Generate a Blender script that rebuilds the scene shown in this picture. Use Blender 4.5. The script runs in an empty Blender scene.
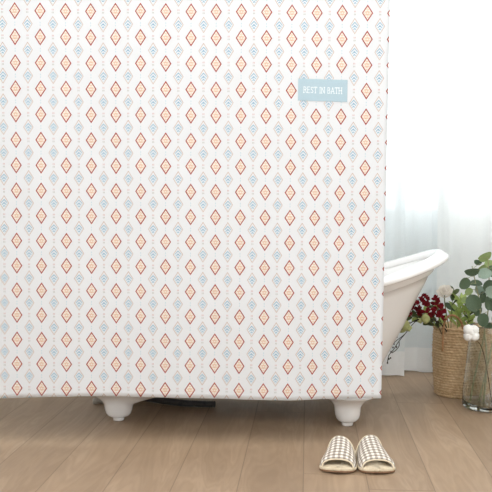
import bpy, math, random
from math import sin, cos, pi, radians, sqrt, atan2, acos, exp
from mathutils import Vector, Matrix

random.seed(7)
S = bpy.context.scene
COL = S.collection

# ------------------------------------------------------------------ camera
FPX, HC = 950.0, 0.84
YAW, PITCH, ROLL = radians(3.7), radians(2.9), radians(0.4)
CAMROT = (Matrix.Rotation(YAW, 3, 'Z') @ Matrix.Rotation(pi/2 - PITCH, 3, 'X') @ Matrix.Rotation(ROLL, 3, 'Z'))
cam = bpy.data.cameras.new('camera')
camo = bpy.data.objects.new('camera', cam)
COL.objects.link(camo)
camo.matrix_world = Matrix.Translation((0, 0, HC)) @ CAMROT.to_4x4()
cam.sensor_width = 36.0
cam.lens = FPX * 36.0 / 492.0
cam.clip_start = 0.02
S.camera = camo

def at(px, py, Y):
    d = CAMROT @ Vector(((px-246)/FPX, -(py-246)/FPX, -1.0))
    return Vector((0, 0, HC)) + d * (Y / d.y)

# ------------------------------------------------------------------ node helpers
class NT:
    def __init__(s, name):
        s.m = bpy.data.materials.new(name)
        s.m.use_nodes = True
        s.t = s.m.node_tree
        s.t.nodes.clear()
        s.out = s.n('ShaderNodeOutputMaterial')
    def n(s, k, **kw):
        x = s.t.nodes.new(k)
        for a, b in kw.items():
            setattr(x, a, b)
        return x
    def link(s, a, b):
        s.t.links.new(a, b)
    def put(s, sock, v):
        if isinstance(v, (int, float)):
            sock.default_value = v
        elif isinstance(v, (tuple, list)):
            if sock.type == 'RGBA' and len(v) == 3:
                v = (*v, 1)
            sock.default_value = v
        else:
            s.link(v, sock)
    def math(s, op, a, b=0.0, c=None, clamp=False):
        x = s.n('ShaderNodeMath', operation=op, use_clamp=clamp)
        s.put(x.inputs[0], a); s.put(x.inputs[1], b)
        if c is not None:
            s.put(x.inputs[2], c)
        return x.outputs[0]
    def mix(s, f, a, b, mode='MIX'):
        x = s.n('ShaderNodeMix', data_type='RGBA', blend_type=mode)
        s.put(x.inputs[0], f); s.put(x.inputs[6], a); s.put(x.inputs[7], b)
        return x.outputs[2]
    def noise(s, vec=None, scale=5, detail=3, rough=.5, dist=0):
        x = s.n('ShaderNodeTexNoise')
        if vec is not None:
            s.link(vec, x.inputs['Vector'])
        x.inputs['Scale'].default_value = scale
        x.inputs['Detail'].default_value = detail
        x.inputs['Roughness'].default_value = rough
        x.inputs['Distortion'].default_value = dist
        return x.outputs['Fac']
    def ramp(s, f, stops):
        x = s.n('ShaderNodeValToRGB')
        e = x.color_ramp.elements
        while len(e) < len(stops):
            e.new(.5)
        for i, (p, c) in enumerate(stops):
            e[i].position = p
            e[i].color = (*c, 1)
        s.link(f, x.inputs[0])
        return x.outputs[0]
    def coords(s, which='Object'):
        return s.n('ShaderNodeTexCoord').outputs[which]
    def mapping(s, vec, scale):
        x = s.n('ShaderNodeMapping')
        s.link(vec, x.inputs['Vector'])
        x.inputs['Scale'].default_value = scale
        return x.outputs['Vector']
    def sep(s, vec):
        x = s.n('ShaderNodeSeparateXYZ')
        s.link(vec, x.inputs[0])
        return x.outputs
    def bump(s, h, strength=.2, dist=.002):
        x = s.n('ShaderNodeBump')
        s.link(h, x.inputs['Height'])
        x.inputs['Strength'].default_value = strength
        x.inputs['Distance'].default_value = dist
        return x.outputs[0]
    def bsdf(s, col, rough=.6, spec=.5, normal=None, **kw):
        x = s.n('ShaderNodeBsdfPrincipled')
        s.put(x.inputs['Base Color'], col)
        s.put(x.inputs['Roughness'], rough)
        x.inputs['Specular IOR Level'].default_value = spec
        if normal is not None:
            s.link(normal, x.inputs['Normal'])
        for k, v in kw.items():
            s.put(x.inputs[k.replace('_', ' ')], v)
        return x.outputs[0]
    def mixsh(s, f, a, b):
        x = s.n('ShaderNodeMixShader')
        s.put(x.inputs[0], f); s.link(a, x.inputs[1]); s.link(b, x.inputs[2])
        return x.outputs[0]
    def done(s, sh):
        s.link(sh, s.out.inputs[0])
        return s.m

def lin(r, g, b):
    f = lambda c: (c/255/12.92 if c/255 <= .04045 else ((c/255+.055)/1.055)**2.4)
    return (f(r), f(g), f(b))

def simple(name, col, rough=.6, spec=.4, var=.12, scale=40, trans=0.0, bump=0.0):
    N = NT(name)
    nz = N.noise(N.coords(), scale, 3)
    d = tuple(max(0, c*(1-var*1.6)) for c in col)
    l = tuple(min(1, c*(1+var*1.2)) for c in col)
    c = N.ramp(nz, [(.25, d), (.75, l)])
    nm = N.bump(nz, bump, .002) if bump else None
    sh = N.bsdf(c, rough, spec, nm)
    if trans:
        t = N.n('ShaderNodeBsdfTranslucent')
        N.link(c, t.inputs[0])
        sh = N.mixsh(trans, sh, t.outputs[0])
    return N.done(sh)

# ------------------------------------------------------------------ materials
def mat_floor():
    N = NT('oak_planks')
    x, y, z = N.sep(N.coords())[:3]
    W = .19
    fx = N.math('DIVIDE', N.math('ADD', x, .005 + 10*W), W)
    ix = N.math('FLOOR', fx)
    fr = N.math('FRACT', fx)
    # stagger the plank ends
    h1 = N.math('FRACT', N.math('MULTIPLY', N.math('SINE', N.math('MULTIPLY', ix, 12.9898)), 43758.5))
    fy = N.math('ADD', N.math('DIVIDE', y, 2.4), N.math('ADD', h1, 10))
    iy = N.math('FLOOR', fy)
    ey = N.math('FRACT', fy)
    h2 = N.math('FRACT', N.math('MULTIPLY', N.math('SINE', N.math('ADD', N.math('MULTIPLY', ix, 78.23), N.math('MULTIPLY', iy, 37.7))), 9583.1))
    cb = N.n('ShaderNodeCombineXYZ')
    N.put(cb.inputs[0], N.math('ADD', N.math('MULTIPLY', x, 1.0), N.math('MULTIPLY', h2, 13.0)))
    N.put(cb.inputs[1], N.math('ADD', N.math('MULTIPLY', y, .12), N.math('MULTIPLY', h2, 29.0)))
    N.put(cb.inputs[2], N.math('MULTIPLY', h2, 7.0))
    broad = N.noise(cb.outputs[0], 9, 3, .55, .6)
    fine = N.noise(N.mapping(cb.outputs[0], (1, .35, 1)), 90, 4, .6)
    rings = N.math('ABSOLUTE', N.math('SUBTRACT', N.math('FRACT', N.math('MULTIPLY', broad, 11)), .5))
    cloud = N.noise(N.coords(), 5, 2)
    c = N.ramp(broad, [(.3, lin(158, 133, 107)), (.55, lin(173, 147, 120)), (.75, lin(181, 156, 130))])
    c = N.mix(N.math('MULTIPLY', N.math('SUBTRACT', 1, N.math('MULTIPLY', rings, 2)), .30), c, lin(136, 111, 87))
    c = N.mix(N.math('MULTIPLY', N.ramp(fine, [(.45, (0, 0, 0)), (.75, (1, 1, 1))]), .35), c, lin(152, 128, 105))
    tone = N.ramp(h2, [(0, (.90, .90, .90)), (1, (1.0, 1.0, 1.0))])
    c = N.mix(1, c, tone, 'MULTIPLY')
    c = N.mix(1, c, N.ramp(cloud, [(.3, (.92, .92, .93)), (.7, (1, 1, 1))]), 'MULTIPLY')
    sx = N.math('LESS_THAN', N.math('MINIMUM', fr, N.math('SUBTRACT', 1, fr)), .009)
    sy = N.math('LESS_THAN', N.math('MINIMUM', ey, N.math('SUBTRACT', 1, ey)), .0009)
    seam = N.math('MAXIMUM', sx, sy)
    c = N.mix(N.math('MULTIPLY', seam, .5), c, lin(92, 72, 56))
    nm = N.bump(N.math('SUBTRACT', N.math('MULTIPLY', fine, .25), seam), .25, .001)
    return N.done(N.bsdf(c, .48, .35, nm))

def mat_curtain():
    N = NT('diamond_print_cloth')
    PU, PV = .0838, .0842
    uv = N.coords('UV')
    u, v, _ = N.sep(uv)[:3]
    # cloth weave unevenness in the print
    def cell(ou, ov):
        a = N.math('ADD', N.math('DIVIDE', u, PU), 40.5 + ou)
        b = N.math('ADD', N.math('DIVIDE', v, PV), 40.5 + ov)
        x = N.math('MULTIPLY', N.math('SUBTRACT', N.math('FRACT', a), .5), PU)
        y = N.math('MULTIPLY', N.math('SUBTRACT', N.math('FRACT', b), .5), PV)
        return x, y, N.math('ABSOLUTE', x), N.math('ABSOLUTE', y)
    def less(a, b): return N.math('LESS_THAN', a, b)
    def gt(a, b): return N.math('GREATER_THAN', a, b)
    def AND(*q):
        r = q[0]
        for k in q[1:]:
            r = N.math('MULTIPLY', r, k)
        return r
    base = lin(234, 235, 237)
    c = base
    # red diamonds
    x, y, ax, ay = cell(0, 0)
    HW, HH = .0186, .0278
    d = N.math('ADD', N.math('DIVIDE', ax, HW), N.math('DIVIDE', ay, HH))
    c = N.mix(less(d, .80), c, lin(243, 236, 227))
    chev = N.math('FRACT', N.math('DIVIDE', N.math('ADD', y, N.math('MULTIPLY', N.math('ABSOLUTE', N.math('SUBTRACT', N.math('ABSOLUTE', N.math('SUBTRACT', ax, .0048)), .0024)), -1.6)), .0088))
    c = N.mix(AND(less(d, .68), less(chev, .36)), c, lin(228, 194, 168))
    inner = AND(less(d, .34), gt(d, .18))
    c = N.mix(N.math('MULTIPLY', inner, .6), c, lin(224, 182, 154))
    c = N.mix(AND(less(d, 1.0), gt(d, .785)), c, lin(168, 54, 40))
    # pale blue dots between red diamonds
    x2, y2, bx, by = cell(0, .5)
    dots = AND(less(bx, .0013), less(N.math('ABSOLUTE', N.math('SUBTRACT', by, .0042)), .0022))
    c = N.mix(dots, c, lin(196, 218, 226))
    # tan outlined diamonds with blue chevrons
    x, y, ax, ay = cell(.5, .5)
    HW, HH = .0168, .0262
    d = N.math('ADD', N.math('DIVIDE', ax, HW), N.math('DIVIDE', ay, HH))
    ch = N.math('FRACT', N.math('DIVIDE', N.math('ADD', y, N.math('MULTIPLY', ax, 1.05)), .0098))
    c = N.mix(AND(less(d, .70), less(ch, .40)), c, lin(150, 188, 206))
    c = N.mix(less(d, .15), c, lin(150, 186, 206))
    c = N.mix(AND(less(d, 1.0), gt(d, .875)), c, lin(204, 178, 160))
    # paired dots between them
    x3, y3, bx, by = cell(.5, 0)
    pair = AND(less(N.math('ABSOLUTE', N.math('SUBTRACT', bx, .0020)), .0009), less(N.math('ABSOLUTE', N.math('SUBTRACT', by, .0046)), .0026))
    c = N.mix(pair, c, N.mix(gt(y3, 0), lin(188, 186, 178), lin(214, 176, 170)))
    weave = N.noise(N.mapping(uv, (1, 1, 1)), 420, 2)
    nm = N.bump(weave, .12, .0006)
    p = N.bsdf(c, .85, .15, nm)
    t = N.n('ShaderNodeBsdfTranslucent')
    N.put(t.inputs[0], c)
    return N.done(N.mixsh(.22, p, t.outputs[0]))

def mat_sheer(name, opacity, tint, through=.6):
    N = NT(name)
    x, y, z = N.sep(N.coords())[:3]
    th = N.noise(N.mapping(N.coords(), (260, 260, 260)), 1, 1)
    d = N.n('ShaderNodeBsdfDiffuse'); N.put(d.inputs[0], tint)
    t = N.n('ShaderNodeBsdfTranslucent'); N.put(t.inputs[0], tint)
    cl = N.mixsh(through, d.outputs[0], t.outputs[0])
    tr = N.n('ShaderNodeBsdfTransparent')
    f = N.math('ADD', opacity - .04, N.math('MULTIPLY', th, .08))
    return N.done(N.mixsh(f, tr.outputs[0], cl))

def mat_gingham():
    N = NT('beige_gingham')
    u, v, _ = N.sep(N.coords('UV'))[:3]
    P = .0165
    f = lambda a: N.math('GREATER_THAN', N.math('FRACT', N.math('ADD', N.math('DIVIDE', a, P), 20.25)), .5)
    s = N.math('MULTIPLY', N.math('ADD', f(u), f(v)), .5)
    c = N.ramp(s, [(0, lin(238, 233, 224)), (.5, lin(186, 174, 161)), (1, lin(142, 130, 120))])
    nz = N.noise(N.coords('UV'), 900, 2)
    return N.done(N.bsdf(c, .9, .1, N.bump(nz, .3, .0006)))

def mat_glass():
    N = NT('clear_glass')
    g = N.n('ShaderNodeBsdfGlass')
    N.put(g.inputs['Color'], (.97, .985, .98)); g.inputs['Roughness'].default_value = 0
    g.inputs['IOR'].default_value = 1.45
    return N.done(g.outputs[0])

def mat_pane():
    N = NT('window_glass')
    t = N.n('ShaderNodeBsdfTransparent'); N.put(t.inputs[0], (.97, .98, .98))
    g = N.n('ShaderNodeBsdfGlossy'); g.inputs['Roughness'].default_value = .02
    f = N.n('ShaderNodeFresnel'); f.inputs[0].default_value = 1.45
    return N.done(N.mixsh(f.outputs[0], t.outputs[0], g.outputs[0]))

def mat_seagrass():
    N = NT('woven_seagrass')
    nz = N.noise(N.mapping(N.coords(), (1, 1, 2.2)), 70, 4, .7)
    big = N.noise(N.coords(), 14, 2)
    c = N.ramp(nz, [(.25, lin(142, 112, 78)), (.5, lin(194, 164, 126)), (.75, lin(226, 204, 170))])
    c = N.mix(.35, c, N.ramp(big, [(.3, lin(170, 140, 104)), (.7, lin(208, 180, 144))]))
    return N.done(N.bsdf(c, .85, .15, N.bump(nz, .5, .002)))

M = dict(
    floor=mat_floor(), curtain=mat_curtain(), gingham=mat_gingham(), glass=mat_glass(), pane=mat_pane(), seagrass=mat_seagrass(),
    sheer=mat_sheer('sheer_voile', .93, (.90, .94, .95)), sheer_hem=mat_sheer('sheer_voile_doubled', .98, (.97, .97, .965), .25),
    sheer_white=mat_sheer('sheer_voile_white', .95, (.93, .945, .94), .55),
    wall=simple('painted_wall', lin(236, 238, 237), .9, .1, .02, 6),
    ceiling=simple('ceiling_paint', lin(245, 245, 244), .95, .1, .01, 6),
    frame=simple('window_frame_paint', lin(240, 240, 240), .5, .3, .02, 6),
    tub=simple('white_acrylic', lin(243, 241, 239), .16, .5, .01, 4),
    hose=simple('black_rubber', lin(66, 64, 62), .5, .4, .1, 80),
    coupling=simple('grey_plastic', lin(178, 172, 162), .4, .4, .1, 80),
    label=simple('blue_label_cloth', lin(173, 194, 204), .85, .1, .03, 300),
    letter=simple('white_ink', lin(250, 250, 248), .8, .1, .01, 300),
    cream=simple('cream_cotton', lin(236, 224, 202), .9, .1, .05, 250),
    insole=simple('insole_linen', lin(212, 196, 170), .9, .1, .06, 400),
    outsole=simple('tan_sole', lin(140, 110, 86), .7, .2, .1, 100),
    trim=simple('sole_binding', lin(226, 212, 186), .85, .1, .05, 300),
    euc=simple('eucalyptus_leaf', lin(88, 106, 82), .55, .35, .22, 30, .25),
    euc_pale=simple('eucalyptus_leaf_blue', lin(148, 166, 150), .6, .3, .15, 30, .25),
    euc_light=simple('eucalyptus_leaf_young', lin(146, 164, 108), .6, .3, .18, 30, .3),
    stem=simple('eucalyptus_stem', lin(160, 158, 122), .7, .2, .2, 60),
    green=simple('fresh_leaf', lin(172, 190, 112), .6, .3, .2, 40, .3),
    dkgreen=simple('dark_leaf', lin(78, 88, 52), .6, .3, .25, 40, .2),
    gstem=simple('green_stem', lin(112, 122, 70), .7, .2, .2, 60),
    twig=simple('dark_twig', lin(52, 40, 34), .7, .2, .25, 80),
    burgundy=simple('burgundy_petal', lin(128, 22, 34), .7, .2, .35, 60, .15),
    pod=simple('green_pod', lin(178, 180, 122), .65, .25, .2, 50, .1),
    petal=simple('cream_petal', lin(250, 244, 235), .75, .15, .03, 60, .25),
    cotton=simple('cotton_fluff', lin(247, 245, 241), 1.0, .05, .03, 120, .1, .4),
    bract=simple('cotton_bract', lin(110, 84, 58), .8, .15, .25, 60),
    jute=simple('jute_rope', lin(164, 124, 88), .85, .15, .2, 160),
)

# ------------------------------------------------------------------ mesh helpers
class MB:
    def __init__(s):
        s.v, s.f, s.uv = [], [], []
    def add(s, vs, fs, uvs=None):
        o = len(s.v)
        s.v += [Vector(q) for q in vs]
        s.f += [tuple(i + o for i in f) for f in fs]
        s.uv += list(uvs) if uvs else [(0, 0)] * len(vs)
        return s
    def box(s, a, b):
        x0, y0, z0 = a; x1, y1, z1 = b
        return s.add([(x0, y0, z0), (x1, y0, z0), (x1, y1, z0), (x0, y1, z0), (x0, y0, z1), (x1, y0, z1), (x1, y1, z1), (x0, y1, z1)],
                     [(0, 3, 2, 1), (4, 5, 6, 7), (0, 1, 5, 4), (1, 2, 6, 5), (2, 3, 7, 6), (3, 0, 4, 7)])
    def rings(s, rs, cap0=True, cap1=True, closed=True, uvs=None):
        o = len(s.v); n = len(rs[0])
        for r in rs:
            s.v += [Vector(q) for q in r]
        s.uv += uvs if uvs else [(0, 0)] * (n * len(rs))
        for i in range(len(rs) - 1):
            for j in range(n if closed else n - 1):
                k = (j + 1) % n
                s.f.append((o + i*n + j, o + i*n + k, o + (i+1)*n + k, o + (i+1)*n + j))
        if cap0: s.f.append(tuple(o + j for j in reversed(range(n))))
        if cap1: s.f.append(tuple(o + (len(rs)-1)*n + j for j in range(n)))
        return s
    def lathe(s, prof, c=(0, 0, 0), n=32, sx=1, sy=1, cap0=True, cap1=True):
        c = Vector(c)
        return s.rings([[c + Vector((r*cos(2*pi*j/n)*sx, r*sin(2*pi*j/n)*sy, z)) for j in range(n)] for r, z in prof], cap0, cap1)
    def tube(s, pts, rad, n=8, sub=6, smooth=True):
        P = spline(pts, sub) if smooth and len(pts) > 2 else [Vector(p) for p in pts]
        rf = rad if callable(rad) else (lambda t: rad)
        up = Vector((.13, .31, .94)); rs = []
        for i, p in enumerate(P):
            t = (P[min(i+1, len(P)-1)] - P[max(i-1, 0)]).normalized()
            a = up - t * up.dot(t)
            if a.length < 1e-4: a = Vector((1, 0, 0)) - t * t.x
            a.normalize(); up = a; b = t.cross(a)
            r = rf(i / max(1, len(P)-1))
            rs.append([p + (a*cos(2*pi*j/n) + b*sin(2*pi*j/n)) * r for j in range(n)])
        return s.rings(rs)
    def ball(s, c, r, n=12, m=8, sc=(1, 1, 1)):
        c = Vector(c)
        rs = [[c + Vector((r*sc[0]*sin(pi*i/m)*cos(2*pi*j/n), r*sc[1]*sin(pi*i/m)*sin(2*pi*j/n), -r*sc[2]*cos(pi*i/m))) for j in range(n)] for i in range(1, m)]
        return s.rings(rs)
    def mesh(s, name, mat, smooth=True, shift=None):
        me = bpy.data.meshes.new(name)
        sh = Vector(shift) if shift is not None else Vector((0, 0, 0))
        me.from_pydata([v - sh for v in s.v], [], s.f)
        if any(q != (0, 0) for q in s.uv):
            l = me.uv_layers.new(name='UVMap')
            for lp in me.loops:
                l.data[lp.index].uv = s.uv[lp.vertex_index]
        me.materials.append(mat)
        if smooth:
            for p in me.polygons: p.use_smooth = True
        me.update()
        return me
    def obj(s, name, mat, parent=None, smooth=True):
        """one mesh object in world coordinates; under a parent its vertices are taken relative to the parent's place"""
        o = bpy.data.objects.new(name, s.mesh(name, mat, smooth, origin_of(parent)))
        COL.objects.link(o)
        if parent is not None: o.parent = parent
        return o

def origin_of(o):
    p = Vector((0, 0, 0))
    while o is not None:
        p += o.location
        o = o.parent
    return p

def spline(pts, sub=6):
    P = [Vector(p) for p in pts]
    if len(P) < 3: return P
    Q = [P[0]*2 - P[1]] + P + [P[-1]*2 - P[-2]]
    out = []
    for i in range(1, len(Q) - 2):
        a, b, c, d = Q[i-1:i+3]
        for k in range(sub):
            t = k / sub
            out.append(.5 * ((2*b) + (c-a)*t + (2*a-5*b+4*c-d)*t*t + (3*b-a-3*c+d)*t*t*t))
    out.append(P[-1])
    return out

def thing(name, loc, label, cat, group=None):
    o = bpy.data.objects.new(name, None)
    o.empty_display_size = .02
    COL.objects.link(o)
    o.location = loc
    return tag(o, label, cat, group)

def tag(o, label, cat, group=None):
    o['label'] = label; o['category'] = cat
    if group: o['group'] = group
    return o

def struct(o):
    o['kind'] = 'structure'
    return o

def mod(o, kind, **kw):
    m = o.modifiers.new(kind.lower(), kind)
    for k, v in kw.items(): setattr(m, k, v)
    return o

# ------------------------------------------------------------------ room
XL, XR, YB, ZC, YF = -2.3, 2.1, 4.78, 2.65, -.6
struct(MB().box((XL, YF, -.1), (XR, YB + .15, 0)).obj('floor', M['floor'], smooth=False))
struct(MB().box((XL - .1, YF, ZC), (XR + .1, YB + .15, ZC + .1)).obj('ceiling', M['ceiling'], smooth=False))
struct(MB().box((XL - .1, YF, -.1), (XL, YB + .15, ZC)).obj('wall_left', M['wall'], smooth=False))
struct(MB().box((XR, YF, -.1), (XR + .1, YB + .15, ZC)).obj('wall_right', M['wall'], smooth=False))
fw = MB()                                                               # unseen wall added behind the viewer, its opening sized to limit front daylight
fw.box((XL, YF - .1, 0), (-1.6, YF, ZC)).box((1.6, YF - .1, 0), (XR, YF, ZC)).box((-1.6, YF - .1, 0), (1.6, YF, .5)).box((-1.6, YF - .1, 2.3), (1.6, YF, ZC))
struct(fw.obj('added_wall_front', M['wall'], smooth=False))
WX0, WX1, WZ0, WZ1 = -.25, 1.75, .75, 2.35
wb = MB()
wb.box((XL, YB, 0), (WX0, YB + .15, ZC)).box((WX1, YB, 0), (XR, YB + .15, ZC))
wb.box((WX0, YB, 0), (WX1, YB + .15, WZ0)).box((WX0, YB, WZ1), (WX1, YB + .15, ZC))
struct(wb.obj('wall_back', M['wall'], smooth=False))
wf = MB()
t = .04
for a, b in (((WX0, WZ0), (WX0+t, WZ1)), ((WX1-t, WZ0), (WX1, WZ1)), ((WX0+t, WZ0), (WX1-t, WZ0+t)), ((WX0+t, WZ1-t), (WX1-t, WZ1)), ((.21, WZ0+t), (.25, WZ1-t))):
    wf.box((a[0], YB + .05, a[1]), (b[0], YB + .10, b[1]))
w1 = struct(wf.obj('window_1', M['frame'], smooth=False))
for a, b in ((WX0+t, .21), (.25, WX1-t)):
    MB().box((a, YB + .072, WZ0+t), (b, YB + .078, WZ1-t)).obj('pane', M['pane'], w1, smooth=False)

# ------------------------------------------------------------------ sheer curtains on the window
def sheer(x0, x1, y, pleats, amp, seed, label, mat='sheer', z0=.006, z1=2.55, nx=160):
    rnd = random.Random(seed)
    ph = [rnd.uniform(0, 2*pi) for _ in range(4)]
    def pt(s, z):
        x = x0 + (x1-x0)*s
        k = s*pleats*2*pi
        w = amp * (sin(k + ph[0] + .7*sin(k*.37+ph[1])) + .45*sin(k*1.9 + ph[2]) + .3*sin(k*.31+ph[3]))
        w *= .75 + .25*(1 - z/z1) + .25*sin(z*2.2 + s*9 + ph[3])*.5
        return Vector((x + .006*sin(z*3+s*20), y + w, z + (.004*sin(k*.8) if z < .02 else 0)))
    def grid(za, zb, nz, dy=0):
        b = MB()
        b.rings([[pt(i/nx, za + (zb-za)*j/nz) + Vector((0, dy, 0)) for i in range(nx+1)] for j in range(nz+1)], False, False, False)
        return b
    o = grid(z0, z1, 26).obj('sheer_curtain', M[mat])
    tag(o, label, 'curtain', 'sheer window curtains')
    grid(z0, z0 + .115, 4, -.0022).obj('hem', M['sheer_hem'], o)
    return o
sheer(-.55, at(403, 377, 4.49).x, 4.49, 7, .011, 3, 'white sheer window curtain hanging just behind the end of the bathtub, sweeping the floor')
sheer(at(392, 372, 4.62).x, at(441, 372, 4.62).x + .03, 4.62, 1.6, .007, 5, 'narrow bluish sheer curtain panel set back between two others, right of the bathtub tip')
sheer(at(437, 200, 4.55).x, 1.75, 4.55, 7.5, .011, 11, 'white sheer window curtain hanging behind the basket and the glass vase', 'sheer_white')

# ------------------------------------------------------------------ shower curtain
KT = math.tan(YAW)
def cur(a, z):
    sx = -.0095 * min(1.2, max(0, (a+.98)/1.17)) * (1.453 - z)/1.26
    bil = .004*sin(a*6.3 + .8) * (.5 + .5*(z/1.5)) + .003*sin(a*17 + z*1.3)
    return Vector((a + sx, 3.2 + KT*a + bil, z))
A0, A1 = -1.47, .2655
def on_plane(px, py):
    d = CAMROT @ Vector(((px-246)/FPX, -(py-246)/FPX, -1.0))
    return Vector((0, 0, HC)) + d * (3.2/(d.y - KT*d.x))
HEM = [(-1.5, .157)] + [(p.x, p.z) for p in (on_plane(*q) for q in ((0, 398.5), (55, 396.8), (100, 396.3), (150, 397), (215, 398.6), (260, 399.8), (295, 400.5), (330, 399.4), (355, 398.7), (381, 398.4)))] + [(.4, .165)]
def hem(a):
    for (a0, z0), (a1, z1) in zip(HEM, HEM[1:]):
        if a <= a1:
            t = (a-a0)/(a1-a0)
            t = t*t*(3-2*t)*.5 + t*.5
            return z0 + (z1-z0)*t
    return HEM[-1][1]
U0, V0 = -.9790, 1.4520
NX, NZ, ZT = 150, 120, 2.14
def drift(a, z):                                                         # the print follows the slack of the cloth by a few millimetres
    t_ = min(1, max(0, (z - .16)/1.30)); low = (1-t_)**2
    r_ = min(1, max(0, (a + .65)/.85)); m_ = min(1, max(0, (a + 1)/1.2))
    dv = -.0046 + .029*t_*(1-t_) + low*(.003 + .006*r_)
    du = .0022*4*t_*(1-t_) + low*(.0050*4*m_*(1-m_) + .0018*m_)
    return du, dv
b = MB(); rows = []; uvs = []
for j in range(NZ + 1):
    r = []
    for i in range(NX + 1):
        a = A0 + (A1-A0)*i/NX
        z = hem(a) + (ZT - hem(a))*j/NZ
        r.append(cur(a, z)); du, dv = drift(a, z); uvs.append(((a - U0 - du)/cos(YAW), z - V0 + dv))
    rows.append(r)
b.rings(rows, False, False, False, uvs)
curtain = b.obj('shower_curtain', M['curtain'])
tag(curtain, 'white shower curtain printed with red and blue diamonds, hanging in front of the bathtub', 'shower curtain')
mod(curtain, 'SOLIDIFY', thickness=.0012, offset=0)
# stitched fabric label
LA0, LA1, LZ = -.0345, .1298, 1.2008
def lab(s, t, off):
    a = LA0 + (LA1-LA0)*s
    z = LZ + (t-.5)*.0725 - .0042*(s-.5)
    p = cur(a, z); p.y -= off
    return p
b = MB()
n = 24
for off, flip in ((.0022, 0), (.0010, 1)):
    g = [[lab(i/n, j/8, off) for i in range(n+1)] for j in range(9)]
    b.rings(g, False, False, False)
label = b.obj('fabric_label', M['label'], curtain)
label['label'] = 'pale blue label reading REST IN BATH'
GL = {  # strokes in a unit box: (x0,y0,x1,y1)
    'R': ([(0.1, 0, .1, 1), (.1, 1, .5, .95), (.5, .95, .62, .75), (.62, .75, .5, .53), (.5, .53, .1, .48), (.35, .5, .75, 0), (0, 0, .22, 0)], .78),
    'E': ([(.1, 0, .1, 1), (.1, 1, .6, 1), (.1, .52, .5, .52), (.1, 0, .62, 0)], .68),
    'S': ([(.55, .85, .32, 1), (.32, 1, .1, .83), (.1, .83, .18, .6), (.18, .6, .48, .42), (.48, .42, .58, .2), (.58, .2, .34, 0), (.34, 0, .05, .14)], .66),
    'T': ([(.35, 0, .35, 1), (0, 1, .7, 1), (.24, 0, .46, 0), (0, 1, 0, .86), (.7, 1, .7, .86)], .74),
    'I': ([(.15, 0, .15, 1), (.04, 0, .26, 0), (.04, 1, .26, 1)], .34),
    'N': ([(.1, 0, .1, 1), (.1, 1, .7, 0), (.7, 0, .7, 1), (0, 0, .2, 0), (.6, 1, .8, 1)], .86),
    'B': ([(.1, 0, .1, 1), (.1, 1, .42, .97), (.42, .97, .54, .77), (.54, .77, .42, .55), (.42, .55, .1, .53), (.42, .55, .62, .28), (.62, .28, .45, .02), (.45, .02, .1, 0)], .72),
    'A': ([(.05, 0, .4, 1), (.4, 1, .75, 0), (.18, .36, .62, .36), (0, 0, .14, 0), (.66, 0, .82, 0)], .84),
    'H': ([(.1, 0, .1, 1), (.7, 0, .7, 1), (.1, .5, .7, .5), (0, 0, .2, 0), (0, 1, .2, 1), (.6, 0, .8, 0), (.6, 1, .8, 1)], .84),
}
txt = 'REST IN BATH'
LH = .0198
tw = sum((.36 if ch == ' ' else GL[ch][1]) for ch in txt) + .09*len(txt)
sc = .131 / tw
b = MB(); cx = 0
wid = LA1 - LA0
for ch in txt:
    if ch == ' ': cx += .45*sc; continue
    for (x0, y0, x1, y1) in GL[ch][0]:
        p = Vector((cx + x0*sc, y0*LH, 0)); q = Vector((cx + x1*sc, y1*LH, 0))
        d = (q-p); L = d.length; d.normalize(); nrm = Vector((-d.y, d.x, 0)) * .00072
        p = p - d*.001; q = q + d*.001
        vs = []
        for off in (.0028, .0020):
            for k in (p+nrm, p-nrm, q-nrm, q+nrm):
                s_ = .5 + (k.x - .0645)/wid
                t_ = .5 + (k.y - LH/2)/.0735
                vs.append(lab(s_, t_, off))
        b.add(vs, [(0, 1, 2, 3), (4, 7, 6, 5), (0, 4, 5, 1), (1, 5, 6, 2), (2, 6, 7, 3), (3, 7, 4, 0)])
    cx += (GL[ch][1] + .09)*sc
lt = b.obj('lettering', M['letter'], label, smooth=False)
lt['label'] = 'white lettering REST IN BATH'
# rail it hangs from, and its rings
rod = thing('curtain_rail', (-.5, 3.2, 2.19), 'white curtain rail spanning the room above the printed shower curtain', 'curtain rail')
MB().tube([(XL + .001, 3.2 + KT*XL, 2.19), (XR - .001, 3.2 + KT*XR, 2.19)], .0125, 16, smooth=False).obj('rail', M['frame'], rod)
for i in range(12):
    a = A0 + .04 + (A1 - A0 - .08)*i/11
    c = Vector((a, 3.2 + KT*a, 2.17))
    MB().tube([c + Vector((0, .028*cos(k*pi/9), .034*sin(k*pi/9))) for k in range(19)], .0022, 6, smooth=False).obj('ring', M['coupling'], curtain)

# ------------------------------------------------------------------ bathtub
TX, TY = -.274, 3.735
tub = thing('bathtub', (TX, TY, 0), 'white freestanding bathtub with flared rising end, standing behind the printed curtain', 'bathtub')
ZB = .091
def rimz(x): return .488 + .157 * min(1.15, abs(x/.812))**2.2
def tubring(tau, ax, by, n=96, zoff=0):
    r = []
    for j in range(n):
        th = 2*pi*j/n
        c, s = cos(th), sin(th)
        e = 2/2.35
        x = ax*math.copysign(abs(c)**e, c); y = by*math.copysign(abs(s)**e, s)
        X = .812*math.copysign(abs(c)**e, c)
        z = ZB + (rimz(X) - ZB)*tau + zoff
        r.append((TX + x, TY + y, z))
    return r
outer = [(0, .40, .13), (.004, .47, .19), (.035, .52, .22), (.09, .545, .235), (.21, .577, .25), (.349, .618, .268), (.477, .655, .285), (.636, .694, .303), (.78, .734, .322), (.842, .749, .331), (.847, .757, .338), (.857, .762, .343), (.90, .773, .351), (.934, .782, .357)]
inner = [(.93, .752, .325), (.85, .73, .31), (.6, .655, .275), (.3, .565, .235), (.14, .50, .19), (.11, .40, .14), (.10, .1, .03)]
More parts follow.
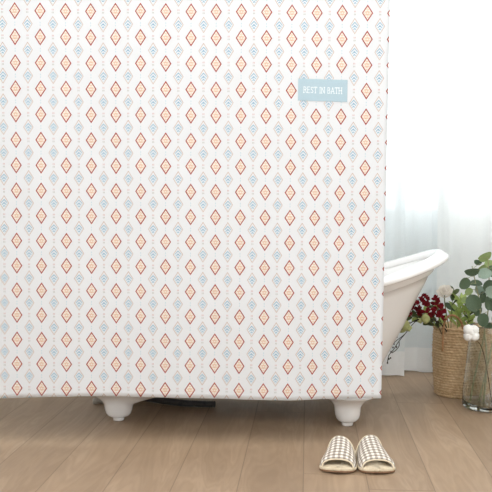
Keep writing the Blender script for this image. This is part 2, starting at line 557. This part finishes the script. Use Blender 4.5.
MB().rings([tubring(*q) for q in outer] + [tubring(t_, a_, b_) for t_, a_, b_ in inner]).obj('shell', M['tub'], tub)
lip = [(.935, .772, .352), (.930, .80, .38), (.934, .812, .390), (.945, .819, .394), (.962, .82, .395), (.974, .816, .392), (.994, .798, .376), (1.0, .789, .367), (.998, .778, .357), (.985, .766, .345), (.95, .755, .332), (.92, .75, .325)]
b = MB(); b.rings([tubring(*q) for q in lip] + [tubring(*lip[0])], False, False)
b.obj('rim', M['tub'], tub)
FX, FY = .429, .232
prof = [(.017, 0), (.0205, .002), (.0215, .010), (.0215, .013), (.027, .015), (.036, .020), (.0425, .029), (.0465, .043), (.048, .055), (.0485, .065), (.0495, .072), (.052, .08), (.056, .087), (.062, .094), (.075, .103), (.10, .115)]
for sx_, sy_ in ((-1, -1), (1, -1), (-1, 1), (1, 1)):
    rs = []
    for r, z in prof:
        grow = 2.7*max(0, z-.063) if sx_ < 0 else .3*max(0, z-.07)     # the foot runs out into the tub's belly
        w = 1.0 if sx_ > 0 or z < .014 else 1.12
        ring = []
        for k in range(40):
            th = 2*pi*k/40
            x = r*w*cos(th); x += grow*(max(0, cos(th)) - .28*max(0, -cos(th)))
            ring.append((TX + sx_*FX + x, TY + sy_*FY + r*.9*sin(th), z))
        rs.append(ring)
    MB().rings(rs).obj('foot', M['tub'], tub)
MB().lathe([(.03, .0), (.03, .012), (.018, .02), (.004, .021)], (TX + .1, TY, .143), 20).obj('drain_plug', M['coupling'], tub)

# drain hose on the floor below the tub
hp = [at(215.5, 404.5, 3.75), at(200, 405, 3.75), at(182, 405.2, 3.76), at(165, 405, 3.79), at(150, 404, 3.83), at(128, 403.5, 3.84), at(103, 404, 3.78)]
hr = .0135
hp = [Vector((p.x, p.y, hr + .001)) for p in hp]
hose = thing('drain_hose', (hp[2].x, hp[2].y, 0), 'black ribbed drain hose lying on the floor under the bathtub', 'hose')
pts = spline(hp, 24)
L = [0]
for i in range(1, len(pts)): L.append(L[-1] + (pts[i]-pts[i-1]).length)
res = []; N_ = int(L[-1]/.0022); k = 0
for i in range(N_+1):
    d = L[-1]*i/N_
    while k < len(L)-2 and L[k+1] < d: k += 1
    f = (d - L[k])/max(1e-9, L[k+1]-L[k])
    res.append(pts[k].lerp(pts[k+1], f))
MB().tube(res, lambda t_: hr - (.0026 if int(round(t_*N_)) % 4 < 2 else 0), 14, smooth=False).obj('ribbed_tube', M['hose'], hose)
e = res[-1]; d = (res[-1]-res[-3]).normalized()
cp = MB(); cp.tube([e - d*.01, e + d*.004, e + d*.0041, e + d*.03, e + d*.0301, e + d*.04], lambda t_: .0142 if t_ < .5 else .0125, 16, smooth=False)
cp.obj('end_fitting', M['coupling'], hose)['label'] = 'grey end fitting'

# ------------------------------------------------------------------ slippers
def slipper(name, toe, heading, label, mirror, vl):
    """toe at the front, pointing to -Y; heading turns it about the vertical"""
    root = thing(name, (toe[0], toe[1], 0), label, 'slipper', 'gingham slippers on the floor')
    Ln = .262
    H = Matrix.Rotation(heading, 3, 'Z')
    def W(l, x, z):                                                   # l = distance back from the toe
        p = H @ Vector((x*mirror, l, 0))
        return Vector((toe[0] + p.x, toe[1] + p.y, z))
    def wl(l):                                                        # (inner, outer) half widths
        t_ = l / Ln
        toe_ = sqrt(max(0.0, 1 - (1 - min(1, t_/.22))**2.6))
        i_ = .054 - .014*min(1, max(0, t_-.25)/.5)
        o_ = .060 - .024*min(1, max(0, t_-.15)/.42)
        h_ = sqrt(max(0.0, 1 - ((t_-.80)/.20)**2.3)) if t_ > .80 else 1
        return i_*toe_*h_, o_*toe_*h_
    def outline(grow, z, n=40, dip=0):
        R = []; Lf = []
        for i in range(n+1):
            l = Ln * (.5 - .5*cos(pi*i/n))
            a_, b_ = wl(max(l, .0006))
            lift = .006*max(0, 1 - l/.05)**2
            ll = min(max(l, 0), Ln)
            R.append(W(ll + (grow*.6 if i == n else -grow*.6 if i == 0 else 0), b_ + grow, z + lift)); Lf.append(W(ll, -a_ - grow, z + lift))
        return R + Lf[::-1]
    def slab(levels, nm, mat):
        b = MB(); b.rings([outline(g_, z_) for g_, z_ in levels])
        return b.obj(nm, mat, root)
    slab([(-.003, 0), (0, .0015), (0, .006)], 'outsole', M['outsole'])
    slab([(.0006, .006), (.0018, .008), (.0018, .0125), (.0005, .0145)], 'sole_binding', M['trim'])
    slab([(-.003, .0140), (-.004, .0165), (-.009, .0175)], 'insole', M['insole'])
    # the vamp: an arch over the instep, open at the toe
    l0, l1 = .026, vl
    def vp(s, k, off=0):
        # s along (0 toe opening .. 1 instep), k across 0..1
        ph = pi*k
        arch = sin(ph)
        la = l0 - .008*(1-arch); lb = l1 - .018*(1-arch)
        l = la + (lb-la)*s
        a_, b_ = wl(max(l, .001))
        h = .030 + .040*s**.85
        x = (b_ if cos(ph) > 0 else a_)*math.copysign(abs(cos(ph))**.92, cos(ph))*1.0
        x += (a_ - b_)*.30*arch*s
        z = .0125 + h*abs(sin(ph))**.85
        x += math.copysign(off, x)*abs(cos(ph)); z += off*sin(ph)
        return W(l, x, z)
    b = MB(); ns, nk = 22, 36
    rows, uvs = [], []
    for i in range(ns+1):
        rows.append([vp(i/ns, k/nk) for k in range(nk+1)])
        arc = [0]
        for k in range(nk): arc.append(arc[-1] + (rows[-1][k+1]-rows[-1][k]).length)
        uvs += [(q - arc[-1]/2 + .5, (l1-l0)*1.08*i/ns + .5) for q in arc]
    b.rings(rows, False, False, False, uvs)
    v = b.obj('vamp', M['gingham'], root)
    mod(v, 'SOLIDIFY', thickness=.0055, offset=-1 if mirror < 0 else 1)
    for s_ in (0, 1):
        MB().tube([vp(s_, k/28, -.002) for k in range(29)], .0021, 8, smooth=False).obj('edge_binding', M['trim'], root)
    return root
slipper('slipper', (.1005, 2.868), -radians(4), 'left one of the two beige gingham open toe slippers on the oak floor', -1, .150)
slipper('slipper', (.2225, 2.872), radians(5), 'right one of the two beige gingham open toe slippers, its instep a little taller', 1, .168)

# ------------------------------------------------------------------ basket
BX, BY, BR, BH = .672, 4.12, .121, .292
bk = thing('basket', (BX, BY, 0), 'round woven seagrass basket holding flowers, beside the bathtub', 'basket')
b = MB(); na, rowsN = 220, 26; per = 6
rs = []
def bw(a, zt):
    r = BR*(.93 + .07*min(1, zt*1.6)) + .004*sin(zt*pi)
    row = zt*rowsN; ri = int(row); fz = row - ri
    rope = abs(sin(pi*fz))**.7
    twist = .5 + .5*sin(a*44 + ri*2.1 + fz*2.6)
    return r + .0050*rope*(.35 + .65*twist) + .0012*sin(a*7+ri*1.7)
for i in range(rowsN*per + 1):
    zt = min(.99999, i/(rowsN*per))
    rs.append([(BX + bw(2*pi*j/na, zt)*cos(2*pi*j/na), BY + bw(2*pi*j/na, zt)*sin(2*pi*j/na), .001 + BH*zt + .0015*sin(2*pi*j/na*3)*zt) for j in range(na)])
for rr, zz in ((BR-.002, BH+.002), (BR-.009, BH-.002), (BR-.011, .2), (BR-.02, .02), (.02, .018)):
    rs.append([(BX + rr*cos(2*pi*j/na), BY + rr*sin(2*pi*j/na), zz) for j in range(na)])
b.rings(rs)
b.obj('woven_body', M['seagrass'], bk)
rm = MB()
rm.tube([(BX + (BR+.001)*cos(2*pi*j/80), BY + (BR+.001)*sin(2*pi*j/80), BH + .001 + .0018*sin(j*1.6)) for j in range(81)], lambda t_: .0058 + .0008*sin(t_*80*3), 8, smooth=False)
rm.obj('rim', M['seagrass'], bk)
hy = BY - BR*.86
MB().tube([at(442.5, 351, hy-.020), at(443, 338, hy-.018), at(443.6, 327, hy-.012), at(445.5, 320, hy-.006), at(449, 316, hy+.002), at(453.5, 315.5, hy+.012), at(458, 318, hy+.020), at(461.5, 323, hy+.028), at(463, 330, hy+.035)], lambda t_: .0046 + .0007*sin(t_*110), 10, 14).obj('handle', M['jute'], bk)
MB().tube([(BX + .05, BY + .118, BH - .03), (BX + .048, BY + .122, BH + .03), (BX + .01, BY + .12, BH + .06), (BX - .03, BY + .122, BH + .03), (BX - .032, BY + .118, BH - .03)], lambda t_: .0056, 8, 10).obj('handle', M['jute'], bk)

# ------------------------------------------------------------------ glass vase
VX, VY, VH = .742, 3.855, .335
vase = thing('vase', (VX, VY, 0), 'clear glass vase holding eucalyptus stems, in front of the basket', 'vase')
out = [(.02, .001), (.095, .001), (.104, .004), (.1095, .012), (.111, .03), (.1095, .07), (.105, .13), (.099, .19), (.0935, .25), (.089, .30), (.087, VH-.003)]
inn = [(.0865, VH), (.084, VH-.002), (.0845, .30), (.089, .25), (.0945, .19), (.1005, .13), (.105, .07), (.1065, .035), (.103, .022), (.09, .017), (.02, .016)]
MB().lathe(out + inn, (VX, VY, 0), 72).obj('glass_body', M['glass'], vase)

# ------------------------------------------------------------------ flowers and leaves
def leaf_mesh(name, mat, ratio, shape='round', cup=.15, nl=10, nw=6):
    b = MB(); rows = []
    for i in range(nl+1):
        t_ = i/nl
        if shape == 'round': w = sqrt(max(0, 1-(2*t_-1)**2))*(1 - .12*(t_-.5))
        elif shape == 'long': w = sin(pi*min(1, t_**.85))**.9
        else: w = sin(pi*t_)**.6
        w = max(w, .03)*ratio*.5
        rows.append([(t_, w*(2*k/nw-1), cup*((2*k/nw-1)**2)*w*1.2 - cup*.6*(t_-.5)**2) for k in range(nw+1)])
    b.rings(rows, False, False, False)
    return b.mesh(name, mat)
def frame(d, n):
    x = Vector(d).normalized(); n = Vector(n)
    z = (n - x*n.dot(x)).normalized(); y = z.cross(x)
    return Matrix((x, y, z)).transposed()
def leaf_obj(name, me, parent, base, d, nrm, length):
    o = bpy.data.objects.new(name, me)
    COL.objects.link(o)
    o.parent = parent
    R = frame(d, nrm).to_4x4()
    o.matrix_local = Matrix.Translation(Vector(base) - origin_of(parent)) @ R @ Matrix.Diagonal((length, length, length, 1))
    return o
PXM = lambda Y: Y/FPX
RIGHT = CAMROT @ Vector((1, 0, 0)); UP = CAMROT @ Vector((0, 1, 0)); TOCAM = CAMROT @ Vector((0, 0, 1))

LEAVES = {k: leaf_mesh('eucalyptus_leaf_' + k, M[m], .86, 'round', .22) for k, m in (('dark', 'euc'), ('pale', 'euc_pale'), ('young', 'euc_light'))}
def euc_branch(stem_px, leaves, label):
    """stem_px: (px, py, Y) up the stem; leaves: (px, py centre, length px, width px, axis angle deg, kind, Y)"""
    sp = [at(*q) for q in stem_px]
    root = thing('eucalyptus_branch', sp[0], label, 'foliage', 'eucalyptus branches in the vase')
    P = spline(sp, 10)
    st = MB(); st.tube(sp, lambda t_: .0042 - .0027*t_, 8, 10)
    todo = []
    for (px, py, lp, wp, ang, kind, Y) in leaves:
        L_ = lp*PXM(Y); a = radians(ang)
        d = (RIGHT*cos(a) + UP*sin(a)).normalized()
        side = (-RIGHT*sin(a) + UP*cos(a))
        tilt = acos(min(1, wp/(lp*.86)))*(1 if random.random() < .5 else -1)
        nrm = TOCAM*cos(tilt) + side*sin(tilt)
        d = (d + TOCAM*random.uniform(-.25, .25)).normalized()
        c = at(px, py, Y); base = c - d*(L_*.5)
        near = min(P, key=lambda q: (q-base).length + (.4*max(0, q.z-base.z)))
        if (near-base).length > .004:
            mid = near.lerp(base, .5) + Vector((0, 0, .003))
            st.tube([near, mid, base + d*(L_*.1)], .0010, 6, 4)
        todo.append((kind, base, d, nrm, L_))
    st.obj('stem', M['stem'], root)
    for kind, base, d, nrm, L_ in todo:
        leaf_obj('leaf', LEAVES[kind], root, base, d, nrm, L_)
    return root
V = VY
euc_branch([(483, 405, V+.03), (486, 375, V+.01), (486, 345, V), (482, 325, V-.01), (479, 300, V-.02), (475, 280, V-.03), (472, 266, V-.04)],
           [(472, 271, 15, 8, 185, 'dark', V-.05), (469, 292, 9, 6, 220, 'young', V+.03), (478, 311, 11, 7, 250, 'dark', V+.03), (480, 290, 11, 9, 150, 'pale', V+.02), (478, 262, 8, 5, 160, 'dark', V), (464.5, 283.5, 13, 11, 245, 'dark', V-.05), (476, 284, 13, 6, 0, 'dark', V-.03), (473.5, 303, 18, 15, 110, 'dark', V-.06),
            (482, 268, 10, 7, 40, 'young', V-.01), (465, 300, 8, 5, 200, 'young', V+.02), (482, 297, 13, 9, 70, 'dark', V+.02)],
           'eucalyptus branch leaning left in the vase, with big dark round leaves')
euc_branch([(470, 402, V-.02), (474, 380, V-.01), (481, 350, V), (486, 325, V+.01), (489, 300, V+.01), (489, 275, V), (488, 258, V-.01)],
           [(485, 256, 15, 9, 20, 'young', V-.02), (485, 274, 15, 10.5, 25, 'pale', V-.04), (490, 265, 12, 8, 10, 'young', V+.02), (489, 286, 13, 11, 60, 'dark', V-.02),
            (483.5, 320, 14, 10, 265, 'dark', V-.06), (489, 303, 15, 12, 80, 'dark', V-.03), (494, 272, 16, 12, 10, 'dark', V), (492, 292, 14, 12, 330, 'pale', V-.05)],
           'upright tall eucalyptus branch in the vase, with pale blue green and yellow green leaves')
euc_branch([(478, 404, V+.06), (484, 380, V+.04), (491, 350, V+.02), (496, 325, V+.01), (500, 300, V), (503, 280, V-.01)],
           [(497, 318, 14, 12, 250, 'dark', V-.04), (494, 305, 15, 11, 160, 'dark', V-.02), (508, 300, 15, 12, 10, 'dark', V), (499, 285, 15, 12, 130, 'dark', V-.03), (505, 272, 13, 9, 70, 'young', V), (489, 327, 10, 8, 300, 'dark', V-.02)],
           'eucalyptus branch at the right edge, leaning out of the vase with dark leaves')

# cotton stem
cs = [at(492, 404, V+.02), at(487, 370, V-.02), at(482, 348, V-.06), at(476, 340, V-.095), at(472, 335, V-.11)]
ct = thing('cotton_stem', cs[0], 'white cotton boll on a brown stem, at the lip of the glass vase', 'flower')
MB().tube(cs, .0017, 6, 8).obj('stem', M['bract'], ct)
cc = at(471.2, 333, V-.125)
b = MB()
for k, (dx, dz, dy, r) in enumerate(((-.0105, .013, 0, .0205), (.0115, .011, .004, .0195), (-.0095, -.012, .003, .0205), (.0125, -.012, 0, .0195), (0, .001, -.006, .0125))):
    o = len(b.v)
    b.ball(cc + Vector((dx, dy, dz)), r, 16, 10)
    for q in b.v[o:]:
        d = (q - cc)
        q += d.normalized()*.0016*sin(q.x*620+k)*sin(q.z*540+2*k)
b.obj('boll', M['cotton'], ct)
br = MB()
for k in range(4):
    a = k*pi/2 + .1
    d = Vector((cos(a), 0, sin(a)))
    br.tube([cc + Vector((0, .016, 0)), cc + d*.018 + Vector((0, .002, 0)), cc + d*.034 + Vector((0, -.008, 0))], lambda t_: .0042*(1-t_) + .0006, 6, 4)
br.obj('bract', M['bract'], ct)

# cream ranunculus
fc = at(445, 292, 4.07)
fl = thing('cream_flower', at(452, 345, 4.12), 'round cream white flower rising from the basket, tallest of its blooms', 'flower')
MB().tube([at(452, 360, 4.13), at(449, 330, 4.11), at(445, 305, 4.09), fc + Vector((0, .012, -.012))], .0022, 6, 6).obj('stem', M['gstem'], fl)
b = MB()
axis = (TOCAM*.55 + Vector((-.25, 0, .75))).normalized()
Rf = frame(axis.orthogonal(), axis)
for ring, (cnt, rad, ht, sz, lean) in enumerate(((6, .030, -.012, .040, .42), (6, .023, -.004, .037, .22), (6, .013, .009, .032, .22), (5, .008, .011, .028, .05), (3, .004, .013, .023, -.05))):
    for k in range(cnt):
        a = 2*pi*k/cnt + ring*.5
        n_, m_ = 7, 6; rows = []
        for i in range(n_+1):
            t_ = i/n_
            row = []
            for j in range(m_+1):
                s_ = (2*j/m_-1)
                w = sz*.80*sin(pi*(.12 + .80*t_))**.7
                ang = a + s_*w/(rad + .008)
                rr = rad*(.35 + .65*sin(pi*.5*min(1, t_*1.3))) + lean*sz*.35*t_**2 - .0015*abs(s_)
                row.append(fc + Rf @ Vector((rr*cos(ang), rr*sin(ang), ht - .010 + sz*t_*(1 - .45*lean) - .004*s_*s_*t_)))
            rows.append(row)
        b.rings(rows, False, False, False)
b.ball(fc, .011, 10, 8)
b.obj('bloom', M['petal'], fl)

LONG = {k: leaf_mesh('narrow_leaf_' + k, M[m], .30, 'long', .3) for k, m in (('fresh', 'green'), ('dark', 'dkgreen'))}
OVAL = {k: leaf_mesh('oval_leaf_' + k, M[m], .6, 'oval', .25) for k, m in (('fresh', 'green'), ('dark', 'dkgreen'), ('blue', 'euc'))}
def sprig(name, stem_px, n, kinds, lens, label, cat, group, meshes, t0=.35, spread=1.0, seed=1, up=.4):
    rnd = random.Random(seed)
    sp = [at(*q) for q in stem_px]
    root = thing(name, sp[0], label, cat, group)
    MB().tube(sp, lambda t_: .0022 - .0012*t_, 6, 8).obj('stem', M['gstem'], root)
    P = spline(sp, 12)
    for k in range(n):
        t_ = t0 + (1-t0)*(k+.5)/n
        i = min(len(P)-2, int(t_*(len(P)-1)))
        td = (P[i+1]-P[i]).normalized()
        a = k*2.4 + rnd.uniform(-.3, .3)
        o = td.orthogonal().normalized(); o2 = td.cross(o)
        d = ((o*cos(a) + o2*sin(a))*spread + td*.7 + Vector((0, -.12, up*.5))).normalized()
        nrm = (Vector((0, -.4, 1)) + TOCAM*.5 + Vector((rnd.uniform(-.4, .4),)*3)).normalized()
        leaf_obj('leaf', meshes[rnd.choice(kinds)], root, P[i], d, nrm, rnd.uniform(*lens))
    return root
sprig('leafy_sprig', [(456, 350, 4.13), (457, 330, 4.12), (459, 315, 4.11), (462, 300, 4.10)], 26, ['fresh'], (.045, .07), 'fresh yellow green sprig of narrow leaves, behind the basket handle', 'foliage', 'leafy sprigs in the basket', LONG, .4, 1.1, 3)
sprig('leafy_sprig', [(464, 350, 4.13), (467, 330, 4.11), (469, 317, 4.09), (471, 305, 4.08)], 24, ['fresh', 'fresh', 'fresh', 'dark'], (.04, .062), 'light green sprig of narrow leaves, above the cotton boll', 'foliage', 'leafy sprigs in the basket', LONG, .4, 1.1, 5)
sprig('leafy_sprig', [(450, 350, 4.14), (451, 325, 4.12), (452, 305, 4.10), (454, 290, 4.09)], 7, ['blue', 'dark'], (.035, .05), 'grey green sprig with oval leaves, just right of the cream flower', 'foliage', 'leafy sprigs in the basket', OVAL, .5, .9, 8)
sprig('leafy_sprig', [(447, 350, 4.12), (440, 328, 4.10), (430, 316, 4.06), (416, 312, 4.03)], 16, ['dark', 'dark', 'fresh'], (.028, .045), 'dark green sprig reaching left among the burgundy blossoms', 'foliage', 'leafy sprigs in the basket', OVAL, .35, 1.0, 13)
sprig('leafy_sprig', [(450, 352, 4.1), (441, 332, 4.07), (430, 322, 4.04), (419, 318, 4.02), (408, 316, 4.0)], 18, ['dark', 'dark', 'dark', 'fresh'], (.025, .042), 'dark green sprig lowest over the left side of the basket, behind the green pods', 'foliage', 'leafy sprigs in the basket', OVAL, .3, 1.0, 23)
sprig('leafy_sprig', [(452, 350, 4.16), (446, 325, 4.16), (440, 312, 4.14), (433, 304, 4.12)], 13, ['dark', 'fresh'], (.025, .04), 'green sprig of small leaves below the cream flower', 'foliage', 'leafy sprigs in the basket', OVAL, .4, 1.0, 17)

# burgundy blossom sprays
def blossom_mesh(seed):
    rnd = random.Random(seed); b = MB()
    for k in range(7):
        a = rnd.uniform(0, 2*pi); e_ = rnd.uniform(-.3, 1.2)
        d = Vector((cos(a)*cos(e_), sin(a)*cos(e_), sin(e_)))
        R = frame(d, Vector((rnd.uniform(-1, 1), rnd.uniform(-1, 1), 1.2)))
        rows = []
        for i in range(6):
            t_ = i/5; w = max(.05, sin(pi*t_**.8))*.42
            rows.append([R @ Vector((.1 + t_*.9, w*s_, .25*s_*s_*w + .35*t_*t_)) for s_ in (-1, -.4, .4, 1)])
        b.rings(rows, False, False, False)
    b.ball((0, 0, 0), .28, 8, 6)
    return b.mesh('burgundy_blossom', M['burgundy'])
BL = [blossom_mesh(k) for k in range(4)]
def spray(stem_px, spots, label, seed):
    rnd = random.Random(seed)
    sp = [at(*q) for q in stem_px]
    root = thing('burgundy_flower_spray', sp[0], label, 'flower', 'burgundy flower sprays in the basket')
    P = spline(sp, 10)
    st = MB(); st.tube(sp, lambda t_: .002 - .001*t_, 6, 8)
    pos = []
    for px, py, Y, r in spots:
        c = at(px, py, Y); pos.append((c, r*1.2)); pos.append((c + Vector((rnd.uniform(-.012, .012), rnd.uniform(.005, .03), rnd.uniform(-.014, .010))), r))
        near = min(P, key=lambda q: (q-c).length)
        st.tube([near, near.lerp(c, .5) + Vector((0, 0, .003)), c], .0009, 5, 3)
    st.obj('stem', M['twig'], root)
    for c, r in pos:
        o = bpy.data.objects.new('blossom', rnd.choice(BL))
        COL.objects.link(o); o.parent = root
        R = Matrix.Rotation(rnd.uniform(0, 6.28), 4, 'Z') @ Matrix.Rotation(rnd.uniform(-.8, .8), 4, 'X')
        o.matrix_local = Matrix.Translation(c - origin_of(root)) @ R @ Matrix.Diagonal((r, r, r, 1))
spray([(448, 350, 4.1), (442, 325, 4.08), (432, 308, 4.05), (420, 300, 4.02), (412, 302, 4.0)],
      [(410, 303, 3.99, .013), (414, 300, 4.02, .013), (417, 304, 3.98, .014), (421, 299, 4.02, .014), (425, 297, 4.03, .013), (423, 303, 4.0, .014), (428, 300, 4.03, .013), (419, 308, 3.99, .012), (427, 306, 4.0, .014), (414, 306, 4.02, .012)],
      'burgundy flower spray arching left towards the bathtub, its uppermost blossoms', 2)
spray([(448, 352, 4.08), (440, 330, 4.04), (432, 316, 4.0), (424, 312, 3.98), (412, 313, 3.97)],
      [(408, 311, 3.97, .015), (412, 309, 3.98, .013), (406, 314, 3.97, .012), (411, 315, 3.96, .012), (421, 313, 3.97, .014), (426, 312, 3.96, .014), (430, 316, 3.98, .013), (417, 312, 4.0, .012), (424, 317, 3.98, .011)],
      'burgundy flower spray drooping low by the bathtub shell, above the green pods', 4)
spray([(452, 352, 4.1), (447, 330, 4.06), (441, 315, 4.03), (437, 305, 4.02), (436, 298, 4.02)],
      [(436, 299, 4.02, .016), (438, 303, 4.0, .015), (434, 304, 4.01, .014), (440, 308, 4.0, .016), (435, 310, 3.99, .017), (441, 314, 4.0, .017), (437, 316, 3.98, .016), (445, 312, 4.02, .013), (443, 319, 4.0, .015), (433, 314, 4.0, .014)],
      'dense burgundy flower spray directly under the cream flower', 6)

# pod branch with trailing twigs
def pod_mesh(seed):
    rnd = random.Random(seed); b = MB(); rows = []
    for i in range(1, 12):
        t_ = i/12
        rows.append([Vector((cos(2*pi*j/24), sin(2*pi*j/24), 0))*(sin(pi*t_)**.8*(1 + .16*cos(5*2*pi*j/24)*sin(pi*t_))) + Vector((0, 0, 1.05*(1-2*t_) + .25*(t_ > .9))) for j in range(24)])
    b.rings(rows)
    return b.mesh('pod', M['pod'])
PODS = [pod_mesh(1)]
pp = [at(455, 352, 4.1), at(447, 332, 4.03), at(438, 322, 3.98), at(426, 319, 3.95), at(414, 321, 3.94), at(404, 328, 3.93)]
pod = thing('pod_branch', pp[0], 'dark twiggy branch with pale green pods, trailing from the basket beside the bathtub', 'foliage')
st = MB(); st.tube(pp, lambda t_: .0028 - .0008*t_, 6, 8)
for tw_ in ([(418, 319, 3.94), (412, 325, 3.93), (405, 334, 3.92), (399, 341, 3.92), (394, 349, 3.92), (389, 355, 3.92)],
            [(405, 334, 3.92), (400, 338, 3.93), (396, 341, 3.94), (390, 347, 3.94)],
            [(399, 341, 3.92), (399, 346, 3.91), (396, 350, 3.91), (392, 353, 3.91)],
            [(410, 322, 3.93), (399, 332, 3.90), (395, 337, 3.90)],
            [(389, 355, 3.92), (388, 359, 3.92), (387.5, 363, 3.92)]):
    st.tube([at(*q) for q in tw_], .0016, 6, 6)
st.obj('twig', M['twig'], pod)
for px, py, Y, r, rx, ry in ((404.5, 325, 3.92, .019, .5, .9), (401, 329, 3.93, .015, -.4, .5), (408, 328, 3.92, .013, .9, -.3), (425.5, 319, 3.93, .0165, .3, 1.3), (420, 320.5, 3.95, .010, 1, .3)):
    o = bpy.data.objects.new('pod', PODS[0]); COL.objects.link(o); o.parent = pod
    o.matrix_local = Matrix.Translation(at(px, py, Y) - origin_of(pod)) @ Matrix.Rotation(rx, 4, 'X') @ Matrix.Rotation(ry, 4, 'Y') @ Matrix.Diagonal((r*1.15, r*1.15, r*1.25, 1))
bd = bpy.data.meshes.new('x'); bpy.data.meshes.remove(bd)
bud = MB().ball((0, 0, 0), 1, 8, 6, (1, 1, 1.4)).mesh('bud', M['twig'])
for px, py in ((394, 344), (396.5, 347), (393, 347.5), (390.5, 358), (387.5, 363), (391, 352), (389, 359), (397, 337)):
    o = bpy.data.objects.new('bud', bud); COL.objects.link(o); o.parent = pod
    o.matrix_local = Matrix.Translation(at(px, py, 3.915) - origin_of(pod)) @ Matrix.Diagonal((.003, .003, .003, 1))

# ------------------------------------------------------------------ light
w = bpy.data.worlds.new('daylight'); S.world = w
w.use_nodes = True
bg = w.node_tree.nodes['Background']
bg.inputs[0].default_value = (.96, .985, 1.0, 1)
bg.inputs[1].default_value = 3.3
def area(name, loc, rot, sx, sy, power, col):
    l = bpy.data.lights.new(name, 'AREA'); l.shape = 'RECTANGLE'; l.size = sx; l.size_y = sy; l.energy = power; l.color = col
    o = bpy.data.objects.new(name, l); COL.objects.link(o); o.location = loc; o.rotation_euler = rot
    return o
area('added_ceiling_fill', (0, 2.3, 2.6), (0, 0, 0), 3.4, 4.2, 58, (.96, .985, 1.0))  # unseen fill light added under the ceiling to brighten the floor from above

vs = S.view_settings
vs.view_transform = 'Standard'; vs.look = 'None'; vs.exposure = 0.26; vs.gamma = 1.0; vs.use_curve_mapping = False
